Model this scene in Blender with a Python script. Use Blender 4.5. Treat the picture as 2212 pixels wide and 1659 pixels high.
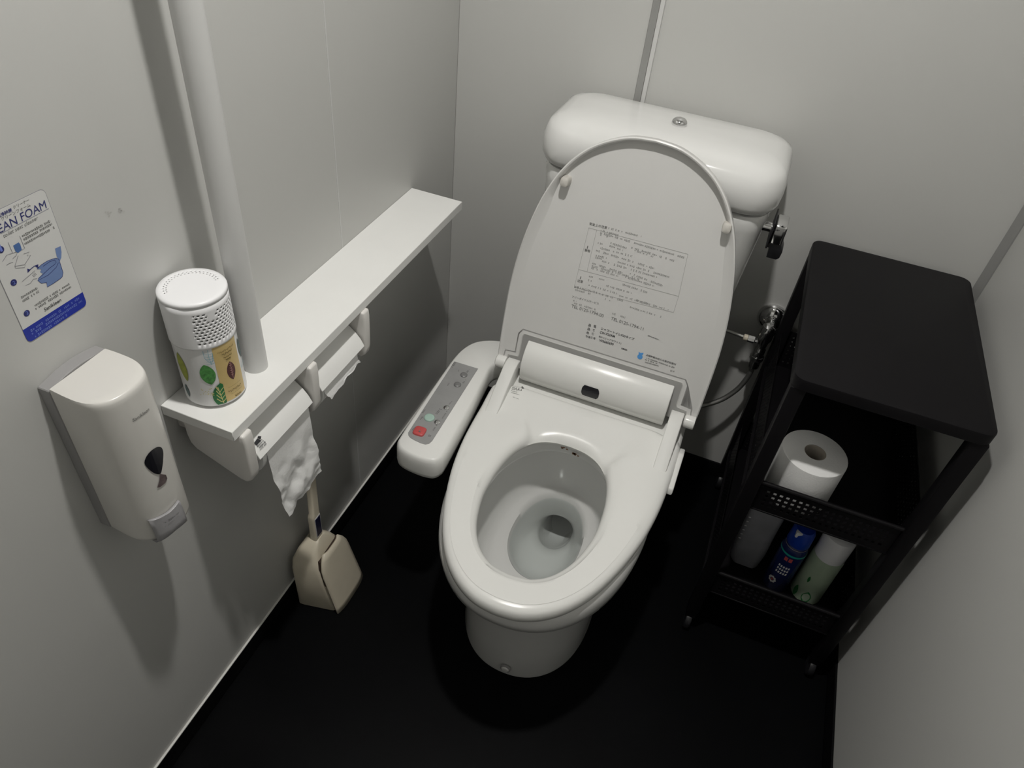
import bpy, bmesh, math, random
from mathutils import Vector, Matrix, noise
from mathutils.bvhtree import BVHTree
for o in list(bpy.data.objects): bpy.data.objects.remove(o)
random.seed(7)
S = bpy.context.scene
COL = S.collection
# ---------------------------------------------------------------- camera
FPX = 1560.468
CAM = Vector((0.65317, -1.47010, 1.45))
CR = (Vector((0.92696006, 0.36442020, 0.08912327)), Vector((0.30570579, -0.59602487, -0.74249466)), Vector((-0.21746036, 0.71550840, -0.66389662)))
cd = bpy.data.cameras.new('camera'); cam = bpy.data.objects.new('camera', cd); COL.objects.link(cam)
cd.sensor_fit = 'HORIZONTAL'; cd.sensor_width = 36.0; cd.lens = FPX/2212*36; cd.clip_start = .02
m = Matrix((CR[0], -CR[1], -CR[2])).transposed().to_4x4(); m.translation = CAM
cam.matrix_world = m
S.camera = cam
# ---------------------------------------------------------------- world, light level
wd = bpy.data.worlds.new('world'); S.world = wd; wd.use_nodes = True
wd.node_tree.nodes['Background'].inputs[0].default_value = (.02, .02, .02, 1)
wd.node_tree.nodes['Background'].inputs[1].default_value = 0.0
LAMP = Vector((.480, -.89, 2.24)); LAMP_STRENGTH = 1320
S.view_settings.view_transform = 'Standard'; S.view_settings.look = 'None'
S.view_settings.gamma = 1; S.view_settings.use_curve_mapping = False
S.view_settings.exposure = 0.0
# ---------------------------------------------------------------- pixels to points
def ray(px):
    return (CR[0]*((px[0]-1106)/FPX) + CR[1]*((px[1]-829.5)/FPX) + CR[2])
def hit(px, p0, n):
    d = ray(px); n = Vector(n); p0 = Vector(p0)
    return CAM + d*((p0-CAM).dot(n)/d.dot(n))
# ---------------------------------------------------------------- materials
def mat(name, col, rough=.5, metal=0, spec=.5, bump=0, bscale=200, vary=0, vscale=8, trans=0, ior=1.45, coat=0, alpha=1):
    m = bpy.data.materials.new(name); m.use_nodes = True
    nt = m.node_tree; b = nt.nodes['Principled BSDF']
    b.inputs['Base Color'].default_value = (*col, 1); b.inputs['Roughness'].default_value = rough
    b.inputs['Metallic'].default_value = metal; b.inputs['Specular IOR Level'].default_value = spec
    b.inputs['Transmission Weight'].default_value = trans; b.inputs['IOR'].default_value = ior
    b.inputs['Coat Weight'].default_value = coat; b.inputs['Coat Roughness'].default_value = .1
    b.inputs['Alpha'].default_value = alpha
    tc = nt.nodes.new('ShaderNodeTexCoord')
    if vary:
        n = nt.nodes.new('ShaderNodeTexNoise'); n.inputs['Scale'].default_value = vscale; n.inputs['Detail'].default_value = 4
        nt.links.new(tc.outputs['Object'], n.inputs['Vector'])
        r = nt.nodes.new('ShaderNodeValToRGB')
        r.color_ramp.elements[0].position = .3; r.color_ramp.elements[1].position = .7
        r.color_ramp.elements[0].color = (*[c*(1-vary) for c in col], 1); r.color_ramp.elements[1].color = (*[min(1, c*(1+vary)) for c in col], 1)
        nt.links.new(n.outputs['Fac'], r.inputs['Fac']); nt.links.new(r.outputs['Color'], b.inputs['Base Color'])
    if bump:
        n = nt.nodes.new('ShaderNodeTexNoise'); n.inputs['Scale'].default_value = bscale; n.inputs['Detail'].default_value = 3
        nt.links.new(tc.outputs['Object'], n.inputs['Vector'])
        bp = nt.nodes.new('ShaderNodeBump'); bp.inputs['Strength'].default_value = bump; bp.inputs['Distance'].default_value = .001
        nt.links.new(n.outputs['Fac'], bp.inputs['Height']); nt.links.new(bp.outputs['Normal'], b.inputs['Normal'])
    return m
M = dict(
 wall=mat('wall_panel', (.55, .55, .532), .42, bump=.05, bscale=300, vary=.012, vscale=3),
 caulk=mat('caulk', (.78, .77, .74), .4, vary=.02),
 wallceil=mat('ceiling_board', (.7, .7, .68), .7, vary=.02),
 alu=mat('joint_strip', (.36, .36, .35), .4, metal=.3, vary=.04),
 floor=mat('black_vinyl', (.0022, .0024, .0028), .45, spec=.07, bump=.12, bscale=120, vary=.2, vscale=5),
 base=mat('black_base', (.004, .004, .0045), .4, spec=.18, vary=.1),
 porc=mat('porcelain', (.735, .735, .72), .10, spec=.5, vary=.008, vscale=4, coat=.3),
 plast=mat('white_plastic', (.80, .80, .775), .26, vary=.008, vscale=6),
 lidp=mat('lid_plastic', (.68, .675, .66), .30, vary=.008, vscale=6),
 satin=mat('satin_plastic', (.78, .78, .755), .5, spec=.35, vary=.008, vscale=6),
 shelf=mat('white_laminate', (.83, .83, .81), .38, vary=.01, vscale=15),
 holder=mat('holder_plastic', (.74, .72, .69), .3, vary=.015),
 pipe=mat('white_pvc', (.64, .64, .63), .38, vary=.01),
 chrome=mat('chrome', (.72, .72, .72), .1, metal=1, vary=.02),
 steel=mat('steel_hose', (.5, .5, .48), .35, metal=.9, bump=.6, bscale=900),
 panel=mat('silver_panel', (.40, .40, .40), .32, metal=.35, vary=.06, vscale=30),
 black=mat('black_gloss', (.012, .012, .016), .18, vary=.05),
 blackp=mat('black_plastic', (.012, .012, .014), .4, vary=.1),
 cart=mat('cart_metal', (.0050, .0045, .0054), .45, spec=.19, bump=.08, bscale=700, vary=.08, vscale=20),
 red=mat('red_button', (.55, .09, .09), .3, vary=.05),
 green=mat('mint_button', (.40, .55, .48), .25, vary=.05),
 grey=mat('grey_button', (.27, .27, .27), .3, metal=.4, vary=.04),
 ink=mat('black_ink', (.03, .03, .035), .5, vary=.05),
 inkg=mat('grey_ink', (.36, .36, .35), .5, vary=.05),
 inkm=mat('midgrey_ink', (.17, .17, .165), .5, vary=.05),
 inkb=mat('navy_ink', (.03, .035, .16), .5, vary=.05),
 sblue=mat('sticker_blue', (.012, .03, .33), .4, vary=.06, vscale=60),
 slblue=mat('sticker_light_blue', (.16, .24, .46), .5, vary=.05, vscale=60),
 smblue=mat('sticker_mid_blue', (.07, .15, .36), .5, vary=.1, vscale=60),
 spaper=mat('sticker_film', (.66, .66, .645), .35, vary=.01),
 sline=mat('sticker_line', (.26, .26, .28), .5, vary=.05),
 swhite=mat('sticker_white_print', (.16, .22, .6), .5, vary=.05),
 birdblue=mat('sky_blue_ink', (.10, .33, .72), .5, vary=.1, vscale=80),
 rubber=mat('grey_rubber', (.55, .53, .49), .6, vary=.08, vscale=60),
 disp=mat('dispenser_cover', (.66, .645, .61), .28, vary=.01),
 dback=mat('dispenser_back', (.31, .305, .305), .45, vary=.03),
 dlever=mat('dispenser_lever', (.36, .355, .365), .25, vary=.05, vscale=60),
 canw=mat('can_white', (.76, .76, .76), .3, vary=.01),
 canlid=mat('can_lid_white', (.83, .83, .84), .35, vary=.008),
 candark=mat('can_inside', (.10, .10, .10), .7, vary=.1),
 beige=mat('label_beige', (.63, .47, .20), .4, vary=.03, vscale=60),
 lime=mat('leaf_lime', (.33, .37, .03), .4, vary=.25, vscale=120),
 leaf=mat('leaf_green', (.09, .30, .08), .4, vary=.35, vscale=260),
 dleaf=mat('leaf_dark_green', (.015, .16, .04), .4, vary=.2, vscale=100),
 bleaf=mat('leaf_brown', (.10, .03, .03), .4, vary=.2, vscale=150),
 teal=mat('leaf_teal', (.15, .42, .5), .4, vary=.1),
 gold=mat('print_gold', (.60, .55, .22), .4, vary=.05),
 brown=mat('print_brown', (.17, .12, .03), .5, vary=.05),
 pink=mat('print_pink', (.42, .22, .21), .5, vary=.1),
 slate=mat('leaf_slate', (.05, .10, .10), .4, vary=.1),
 paper=mat('toilet_paper', (.80, .80, .79), .95, spec=.1, bump=.5, bscale=260, vary=.015),
 kraft=mat('paper_core', (.42, .38, .33), .9, spec=.1, vary=.05),
 ivory=mat('ivory_plastic', (.66, .60, .48), .4, vary=.03, vscale=25),
 inner=mat('gap_shade_brown', (.045, .025, .015), .6, vary=.2),  # shade colour for the gap in the brush case
 bluecan=mat('blue_can', (.01, .02, .10), .25, vary=.1),
 bluecap=mat('blue_cap', (.01, .05, .38), .3, vary=.05),
 tealb=mat('teal_band', (.02, .40, .33), .3, vary=.05),
 cream=mat('cream_band', (.62, .56, .40), .3, vary=.05),
 gcan=mat('green_can', (.34, .42, .31), .35, vary=.06, vscale=40),
 clearcap=mat('frosted_cap', (.84, .84, .86), .12, vary=.02, coat=.5),
 bag=mat('clear_film', (.22, .22, .24), .25, vary=.12, vscale=30, bump=.4, bscale=90),
 smoke=mat('smoke_brown', (.13, .10, .10), .3, vary=.35, vscale=160),
 smudge=mat('wall_smudge', (.50, .495, .475), .5, vary=.08, vscale=300),
 navyl=mat('navy_label', (.016, .017, .05), .35, vary=.2, vscale=200),
 stain=mat('brown_stain', (.30, .17, .10), .7, vary=.3, vscale=300),
)
# lamp and water
em = bpy.data.materials.new('lamp_glow'); em.use_nodes = True
nt = em.node_tree; nt.nodes.clear(); e = nt.nodes.new('ShaderNodeEmission'); e.inputs[0].default_value = (1, .978, .94, 1); e.inputs[1].default_value = LAMP_STRENGTH
ou = nt.nodes.new('ShaderNodeOutputMaterial'); nt.links.new(e.outputs[0], ou.inputs[0])
wa = bpy.data.materials.new('water'); wa.use_nodes = True
nt = wa.node_tree; nt.nodes.clear(); ou = nt.nodes.new('ShaderNodeOutputMaterial')
tr = nt.nodes.new('ShaderNodeBsdfTransparent'); tr.inputs[0].default_value = (.945, .972, .968, 1)
gl = nt.nodes.new('ShaderNodeBsdfGlossy'); gl.inputs['Roughness'].default_value = .03
fr = nt.nodes.new('ShaderNodeFresnel'); fr.inputs[0].default_value = 1.33; mx = nt.nodes.new('ShaderNodeMixShader')
nz = nt.nodes.new('ShaderNodeTexNoise'); nz.inputs['Scale'].default_value = 25; bp = nt.nodes.new('ShaderNodeBump'); bp.inputs['Strength'].default_value = .05; bp.inputs['Distance'].default_value = .002
nt.links.new(nz.outputs['Fac'], bp.inputs['Height']); nt.links.new(bp.outputs['Normal'], gl.inputs['Normal'])
nt.links.new(fr.outputs[0], mx.inputs[0]); nt.links.new(tr.outputs[0], mx.inputs[1]); nt.links.new(gl.outputs[0], mx.inputs[2]); nt.links.new(mx.outputs[0], ou.inputs[0])
# ---------------------------------------------------------------- mesh helpers (world coordinates)
ORG = {}
def link(name, me, material, parent=None, org=None, smooth=True, ang=38):
    org = Vector(org) if org is not None else (ORG[parent.name] if parent else Vector((0, 0, 0)))
    me.transform(Matrix.Translation(-org))
    if smooth:
        me.polygons.foreach_set('use_smooth', [True]*len(me.polygons)); me.set_sharp_from_angle(angle=math.radians(ang))
    o = bpy.data.objects.new(name, me); COL.objects.link(o)
    if material: me.materials.append(M[material] if isinstance(material, str) else material)
    ORG[o.name] = org
    if parent:
        o.parent = parent; o.location = org - ORG[parent.name]
    else: o.location = org
    return o
def mesh(name, bm, material, parent=None, org=None, smooth=True, ang=38, recalc=True):
    if recalc: bmesh.ops.recalc_face_normals(bm, faces=bm.faces)
    me = bpy.data.meshes.new(name); bm.to_mesh(me); bm.free()
    return link(name, me, material, parent, org, smooth, ang)
def thing(name, label, cat, loc, group=None):
    o = bpy.data.objects.new(name, None); COL.objects.link(o); o.location = loc; o.empty_display_size = .05
    ORG[o.name] = Vector(loc); o['label'] = label; o['category'] = cat
    if group: o['group'] = group
    return o
def tag(o, label, cat, group=None):
    o['label'] = label; o['category'] = cat
    if group: o['group'] = group
    return o
def struct(o, label=None):
    o['kind'] = 'structure'
    if label: o['label'] = label
    return o
def box(a, b, bev=0, seg=2, bm=None):
    bm = bm or bmesh.new()
    r = bmesh.ops.create_cube(bm, size=1)
    vs = r['verts']
    for v in vs:
        v.co = Vector([a[i]+(b[i]-a[i])*(v.co[i]+.5) for i in range(3)])
    if bev:
        es = list({e for v in vs for e in v.link_edges})
        bmesh.ops.bevel(bm, geom=es, offset=bev, segments=seg, affect='EDGES', profile=.5)
    return bm
def loft(rings, cap0=True, cap1=True, bm=None, closed=True):
    bm = bm or bmesh.new()
    R = [[bm.verts.new(p) for p in r] for r in rings]
    n = len(rings[0])
    for a, b in zip(R, R[1:]):
        for i in range(n if closed else n-1):
            j = (i+1) % n
            bm.faces.new((a[i], a[j], b[j], b[i]))
    if cap0: bm.faces.new(R[0][::-1])
    if cap1: bm.faces.new(R[-1])
    return bm
def prism(poly, fn, a, b, bev=0, seg=2):
    """poly: 2-D outline, fn(u, v, w) -> point; extruded from w=a to w=b"""
    bm = loft([[fn(u, v, a) for u, v in poly], [fn(u, v, b) for u, v in poly]])
    if bev:
        bmesh.ops.recalc_face_normals(bm, faces=bm.faces)
        es = [e for e in bm.edges if len(e.link_faces) == 2 and e.calc_face_angle(0) > .6]
        bmesh.ops.bevel(bm, geom=es, offset=bev, segments=seg, affect='EDGES', profile=.5)
    return bm
def rrect(cx, cy, hx, hy, r, z, n=6):
    out = []
    for k, (sx, sy) in enumerate(((1, 1), (-1, 1), (-1, -1), (1, -1))):
        for i in range(n+1):
            a = math.pi/2*k + math.pi/2*i/n
            out.append(Vector((cx+sx*(hx-r)+r*math.cos(a), cy+sy*(hy-r)+r*math.sin(a), z)))
    return out
def circ(c, r, n=32, ax='z', r2=None):
    c = Vector(c); out = []
    for i in range(n):
        a = 2*math.pi*i/n; u, v = r*math.cos(a), (r2 or r)*math.sin(a)
        out.append(c+Vector({'z': (u, v, 0), 'y': (u, 0, v), 'x': (0, u, v)}[ax]))
    return out
def lathe(c, prof, n=32, ax='z', cap0=True, cap1=True):
    """prof: list of (radius, offset along axis)"""
    d = {'z': Vector((0, 0, 1)), 'y': Vector((0, 1, 0)), 'x': Vector((1, 0, 0))}[ax]
    return loft([circ(Vector(c)+d*h, max(r, 1e-5), n, ax) for r, h in prof], cap0, cap1)
def tube(pts, r, n=10, bm=None):
    bm = bm or bmesh.new(); pts = [Vector(p) for p in pts]; rings = []
    up = Vector((.13, .27, .95))
    for i, p in enumerate(pts):
        t = (pts[min(i+1, len(pts)-1)]-pts[max(i-1, 0)]).normalized()
        u = t.cross(up).normalized(); v = t.cross(u)
        rings.append([p+(u*math.cos(2*math.pi*k/n)+v*math.sin(2*math.pi*k/n))*r for k in range(n)])
    return loft(rings, bm=bm)
def spline(pts, k=8, closed=False):
    P = [Vector(p) for p in pts]; out = []; n = len(P)
    for i in range(n if closed else n-1):
        if closed: p0, p1, p2, p3 = P[i-1], P[i], P[(i+1) % n], P[(i+2) % n]
        else: p0, p1, p2, p3 = P[max(i-1, 0)], P[i], P[i+1], P[min(i+2, n-1)]
        for j in range(k):
            t = j/k
            out.append(.5*((2*p1)+(p2-p0)*t+(2*p0-5*p1+4*p2-p3)*t*t+(3*p1-p0-3*p2+p3)*t**3))
    if not closed: out.append(P[-1])
    return out
def polar(poly, c, n):
    """resample a closed star-shaped 2-D outline at n angles round c"""
    out = []; m = len(poly)
    for k in range(n):
        a = 2*math.pi*(k+.5)/n; dx, dy = math.cos(a), math.sin(a); best = None
        for i in range(m):
            x1, y1 = poly[i][0]-c[0], poly[i][1]-c[1]; x2, y2 = poly[(i+1) % m][0]-c[0], poly[(i+1) % m][1]-c[1]
            ex, ey = x2-x1, y2-y1; den = dx*ey-dy*ex
            if abs(den) < 1e-12: continue
            t = (x1*ey-y1*ex)/den; s = (x1*dy-y1*dx)/den
            if t > 0 and -1e-6 <= s <= 1+1e-6 and (best is None or t > best): best = t
        out.append((c[0]+dx*best, c[1]+dy*best))
    return out
def smooth01(a, b, x):
    t = max(0, min(1, (x-a)/(b-a))); return t*t*(3-2*t)
def flat(poly3, bm=None):
    bm = bm or bmesh.new()
    f = bm.faces.new([bm.verts.new(p) for p in poly3]); return bm
def perf(o, u, v, w, h, pitch=.011, hole=.0055, margin=.006):
    """perforated sheet spanned by unit vectors u, v: real holes"""
    def cuts(L):
        n = max(1, int((L-2*margin)/pitch)); s = (L-n*pitch)/2; xs = [0]
        for i in range(n):
            c = s+(i+.5)*pitch; xs += [c-hole/2, c+hole/2]
        return xs+[L]
    X, Y = cuts(w), cuts(h); bm = bmesh.new(); o, u, v = Vector(o), Vector(u), Vector(v)
    V = [[bm.verts.new(o+u*x+v*y) for x in X] for y in Y]
    for j in range(len(Y)-1):
        for i in range(len(X)-1):
            if i % 2 == 1 and j % 2 == 1: continue
            bm.faces.new((V[j][i], V[j][i+1], V[j+1][i+1], V[j+1][i]))
    return bm
def solid(o, t):
    md = o.modifiers.new('sheet_thickness', 'SOLIDIFY'); md.thickness = t; md.offset = 0
    return o
# ---- print: text and marks laid on a surface
def text_flat(body, bold=0, shear=0, res=3):
    cu = bpy.data.curves.new('t', 'FONT'); cu.body = body; cu.size = 1; cu.resolution_u = res; cu.offset = bold; cu.shear = shear
    o = bpy.data.objects.new('t', cu); COL.objects.link(o)
    dg = bpy.context.evaluated_depsgraph_get(); me = bpy.data.meshes.new_from_object(o.evaluated_get(dg))
    bpy.data.objects.remove(o); bpy.data.curves.remove(cu)
    return me
class Print:
    """collects flat marks of one ink on one surface into one mesh"""
    def __init__(s): s.v = []; s.f = []
    def add(s, vs, fs):
        k = len(s.v); s.v += [Vector(p) for p in vs]; s.f += [[i+k for i in f] for f in fs]
    def poly(s, pts): s.add(pts, [list(range(len(pts)))])
    def line(s, pts, w, n):
        n = Vector(n); pts = [Vector(p) for p in pts]; L = []; Rr = []
        for i, p in enumerate(pts):
            t = (pts[min(i+1, len(pts)-1)]-pts[max(i-1, 0)]).normalized(); d = n.cross(t).normalized()*w/2
            L.append(p+d); Rr.append(p-d)
        q = len(pts); s.add(L+Rr, [[i, i+1, q+i+1, q+i] for i in range(q-1)])
    def text(s, body, p0, p1, n, bold=0, shear=0, hs=1):
        me = text_flat(body, bold, shear); xs = [v.co.x for v in me.vertices]
        if not xs: return
        x0, x1 = min(xs), max(xs); p0, p1, n = Vector(p0), Vector(p1), Vector(n).normalized()
        d = p1-p0; sc = d.length/(x1-x0); u = d.normalized(); w = n.cross(u).normalized()
        s.add([p0+u*((v.co.x-x0)*sc)+w*(v.co.y*sc*hs) for v in me.vertices], [list(p.vertices) for p in me.polygons])
        bpy.data.meshes.remove(me)
    def dashes(s, p0, p1, n, h, fill=.75, ch=None):
        p0, p1, n = Vector(p0), Vector(p1), Vector(n).normalized(); d = p1-p0; L = d.length; u = d.normalized(); w = n.cross(u)
        ch = ch or h*.85; x = 0
        while x < L:
            c = ch*random.uniform(.55, 1)
            if random.random() < fill:
                hh = h*random.uniform(.45, 1); y0 = (h-hh)/2
                a = p0+u*x+w*y0; b = p0+u*min(L, x+c*.72)+w*y0
                s.add([a, b, b+w*hh*.4, a+w*hh*.4, a+w*hh*.6, b+w*hh*.6, b+w*hh, a+w*hh], [[0, 1, 2, 3], [4, 5, 6, 7]])
            x += c
    def build(s, name, material, parent, lift=(0, 0, 0), fn=None):
        l = Vector(lift); vs = [(fn(p) if fn else p)+l for p in s.v]
        me = bpy.data.meshes.new(name); me.from_pydata(vs, [], s.f); me.update()
        o = link(name, me, material, parent, smooth=False); o['kind'] = 'stuff'
        return o
# ================================================================ the room
W, H, YF = 1.144, 2.28, -1.95
HB = .05
struct(mesh('floor', box((-.06, YF-.06, -.06), (W+.06, .06, 0)), 'floor', smooth=False))
struct(mesh('ceiling', box((-.06, YF-.06, H), (W+.06, .06, H+.06)), 'wallceil', smooth=False))
wl = struct(mesh('wall_left', box((-.06, YF, 0), (-.0035, .0, H)), 'caulk', smooth=False))
for a, b in ((YF, -.4872), (-.4848, 0)):
    p = mesh('panel', box((-.0034, a, HB-.004), (0, b, H), .0006, 1), 'wall', wl, smooth=False)
mesh('joint', box((-.0034, -.4873, HB), (.0003, -.4847, H)), 'pipe', wl, smooth=False)
sm = Print()
for cx_, cy_, n_, a_ in ((232, 462, 5, 14), (262, 455, 7, 8)):
    for k_ in range(n_):
        q_ = hit((cx_+random.uniform(-a_, a_), cy_+random.uniform(-5, 5)), (.0002, 0, 0), (1, 0, 0))
        sm.poly([q_+Vector((0, .0016*random.uniform(.4, 1.6)*math.cos(t_), .0009*random.uniform(.4, 1.6)*math.sin(t_))) for t_ in (0, 1, 2, 3, 4, 5, 6)])
sm.build('smudge', 'smudge', wl)
wb = struct(mesh('wall_back', box((-.06, .0035, 0), (W+.06, .06, H)), 'caulk', smooth=False))
for a, b in ((0, .392), (.412, W)):
    mesh('panel', box((a, 0, HB-.004), (b, .0034, H), .0006, 1), 'wall', wb, smooth=False)
wr = struct(mesh('wall_right', box((W, YF, 0), (W+.06, .0, H)), 'wall', smooth=False))
wf = struct(mesh('wall_front', box((-.06, YF-.06, 0), (W+.06, YF, H)), 'wall', smooth=False))
# joint strips
t1 = struct(mesh('trim_1', box((.389, -.004, HB), (.4035, .003, H), .001, 1), 'alu'))
mesh('edge_cap', box((.4036, -.0065, HB), (.4125, .003, H), .002, 2), 'pipe', t1)
cprof = [(W+u*1.45, v*1.45) for u, v in ((0, 0), (0, -.010), (-.002, -.0105), (-.004, -.008), (-.006, -.006), (-.008, -.004), (-.0105, -.002), (-.010, 0))]
struct(mesh('trim_2', prism(cprof, lambda u, v, w: Vector((u, v, w)), HB, H), 'alu'))
for nm, a, b in (('baseboard_left', (0, YF, 0), (.005, 0, HB)), ('baseboard_back', (.005, -.006, 0), (W-.005, 0, HB)), ('baseboard_right', (W-.005, YF, 0), (W, 0, HB))):
    struct(mesh(nm, box(a, b, .0015, 2), 'base'))
struct(mesh('trim_3', box((0, YF, HB-.0005), (.0045, -.006, HB+.0025), .001, 2), 'caulk'))
# ceiling lamp
lp = thing('ceiling_downlight', 'round recessed white downlight in the ceiling above the toilet', 'lamp', LAMP)
mesh('ring', lathe(LAMP, [(.036, .014), (.045, .0), (.062, .0), (.065, .008), (.065, H-LAMP.z-.001), (.036, H-LAMP.z-.001)], 40, cap0=False, cap1=False), 'plast', lp)
mesh('glowing_disc', lathe(LAMP+Vector((0, 0, .012)), [(.034, 0), (.034, .004)], 40), em, lp)
# ================================================================ toilet
XC = .489
TO = thing('toilet', 'white close-coupled toilet with raised lid and bidet seat in the middle of the floor', 'toilet', (XC, -.45, 0))
NT = 96
def out2(hx, yf, ym, yb, pf=2.2, pb=6, n=NT, cx=XC):
    pts = []
    for k in range(n):
        a = 2*math.pi*(k+.5)/n; c, s_ = math.cos(a), math.sin(a)
        p = pf if s_ < 0 else pb; L = (ym-yf) if s_ < 0 else (yb-ym)
        r = (abs(c)**p+abs(s_)**p)**(-1/p)
        pts.append((cx+hx*r*c, ym+L*r*s_))
    return pts
def ring(pts, z): return [Vector((x, y, z)) for x, y in pts]
outer = [(0.0, .137, -.757, -.58, -.10), (.012, .138, -.759, -.58, -.10), (.10, .138, -.763, -.58, -.10), (.20, .142, -.77, -.58, -.09), (.265, .150, -.783, -.58, -.07),
         (.30, .160, -.80, -.58, -.05), (.322, .172, -.822, -.57, -.03), (.338, .185, -.846, -.57, -.02), (.350, .190, -.857, -.57, -.015), (.372, .192, -.862, -.57, -.012),
         (.392, .191, -.860, -.57, -.012), (.400, .187, -.854, -.57, -.016), (.403, .178, -.845, -.57, -.03)]
rings = [ring(out2(hx, yf, ym, yb), z) for z, hx, yf, ym, yb in outer]
inner = [(.403, .132, -.825, -.63, -.44), (.400, .124, -.816, -.63, -.447), (.372, .121, -.812, -.63, -.448), (.362, .124, -.815, -.63, -.445), (.357, .137, -.832, -.62, -.42),
         (.33, .137, -.828, -.62, -.412), (.29, .126, -.80, -.61, -.415), (.255, .114, -.768, -.60, -.415), (.235, .104, -.742, -.59, -.418), (.226, .094, -.715, -.58, -.422),
         (.221, .083, -.683, -.565, -.428), (.215, .075, -.664, -.56, -.432), (.195, .070, -.652, -.555, -.434), (.17, .063, -.63, -.54, -.432), (.15, .054, -.59, -.52, -.428),
         (.135, .046, -.545, -.49, -.424), (.122, .040, -.512, -.462, -.415), (.105, .037, -.498, -.448, -.398), (.085, .035, -.478, -.425, -.372), (.06, .034, -.445, -.39, -.335), (.035, .030, -.40, -.35, -.30)]
rings += [ring(out2(hx, yf, ym, yb, 2, 2.2), z) for z, hx, yf, ym, yb in inner]
bowl = mesh('bowl', loft(rings), 'porc', TO)
mesh('water', loft([ring(out2(.0715, -.655, -.556, -.4335, 2, 2.2), .203)], cap0=False), wa, bowl, recalc=False, smooth=False)
bc = Vector((.497, -.7655, .036))
mesh('bolt_cap', lathe(bc+Vector((0, .004, 0)), [(.0085, 0), (.0085, -.0055), (.0065, -.0075), (.0005, -.008)], 24, 'y'), 'porc', bowl)
mesh('bolt_ring', lathe(bc+Vector((0, .003, 0)), [(.0112, 0), (.0112, -.004), (.009, -.004)], 24, 'y'), 'dback', bowl)
# brown marks under the back of the rim
mk = Print()
# ---- bidet seat
SC = (XC, -.635)
half = [(0, -.877), (.04, -.871), (.08, -.85), (.115, -.815), (.145, -.765), (.170, -.70), (.188, -.63), (.198, -.56), (.202, -.49), (.203, -.43)]
hs = [(v.x, v.y) for v in spline([(x, y, 0) for x, y in half], 8)]
so = [(XC+x, y) for x, y in hs]+[(XC+.201, -.40), (XC+.192, -.388)]+[(XC-.192, -.388), (XC-.201, -.40)]+[(XC-x, y) for x, y in hs[::-1]]
hi = [(0, -.803), (.035, -.797), (.066, -.774), (.09, -.733), (.104, -.68), (.107, -.635), (.103, -.58), (.09, -.53), (.066, -.496), (.034, -.479), (0, -.475)]
hsi = [(v.x, v.y) for v in spline([(x, y, 0) for x, y in hi], 6)]
si = [(XC-.003+x, y) for x, y in hsi]+[(XC-.003-x, y) for x, y in hsi[-2:0:-1]]
NS = 144
SO, SI = polar(so, SC, NS), polar(si, SC, NS)
def ztop(x, y, u):
    ax = abs(x-XC)
    k = max(0, min(1, (y+.49)/.095)); b = .080+.066*k
    wing = smooth01(b-.003, b+.010, ax)
    zo = .4355-.003*smooth01(.25, 1, u)+.014*smooth01(-.47, -.39, y)
    t = max(0, min(1, (y+.480)/.088)); zi = .4215+.0325*t**1.15
    on = smooth01(-.545, -.488, y)*(1-wing)
    return zo*(1-on)+zi*on
prof = [('o', .010, .404), ('o', .001, .408), ('o', 0, .416), ('o', .001, -.0085), ('o', .005, -.004), ('o', .011, -.0013), ('o', .018, -.0003)]
rings = []
def P2(i, kind, ins):
    O, I = Vector((*SO[i], 0)), Vector((*SI[i], 0)); d = I-O; L = d.length; d.normalize()
    if kind == 'o': q = O+d*min(ins, L*.45)
    elif kind == 'i': q = I-d*min(ins, L*.45)
    else: q = O+(I-O)*ins
    return q, (q-O).length/L
for kind, ins, z in prof:
    r = []
    for i in range(NS):
        q, u = P2(i, kind, ins); r.append(Vector((q.x, q.y, z if z > .1 else ztop(q.x, q.y, u)+z)))
    rings.append(r)
for t in [k/14 for k in range(3, 12)]:
    r = []
    for i in range(NS):
        q, u = P2(i, 'm', t); r.append(Vector((q.x, q.y, ztop(q.x, q.y, u))))
    rings.append(r)
for ins, dz in ((.015, -.0008), (.009, -.003), (.004, -.0065), (.001, -.0115)):
    r = []
    for i in range(NS):
        q, u = P2(i, 'i', ins); r.append(Vector((q.x, q.y, ztop(q.x, q.y, u)+dz)))
    rings.append(r)
for ins, z in ((0, .414), (.003, .406), (.010, .404)):
    rings.append([Vector((*P2(i, 'i', ins)[0].xy, z)) for i in range(NS)])
bm = loft(rings, False, False)
R0, R1 = None, None
bm.verts.ensure_lookup_table(); n0 = 0; n1 = len(bm.verts)-NS
for i in range(NS):
    j = (i+1) % NS
    bm.faces.new((bm.verts[n1+i], bm.verts[n1+j], bm.verts[n0+j], bm.verts[n0+i]))
bmesh.ops.recalc_face_normals(bm, faces=bm.faces)
seat_bvh = BVHTree.FromBMesh(bm)
seat = mesh('seat', bm, 'plast', TO, ang=60)
# seat hinge arms
arm = [(-.486, .428), (-.485, .4315), (-.458, .4445), (-.425, .4645), (-.388, .4855), (-.370, .4895), (-.356, .487), (-.347, .478), (-.345, .465), (-.352, .450), (-.37, .438)]
for s in (-1, 1):
    a, b = sorted((XC+s*.162, XC+s*.1885))
    mesh('hinge_arm', prism(arm, lambda u, v, w: Vector((w, u, v)), a, b, .0022, 2), 'satin', seat, ang=50)
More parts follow.
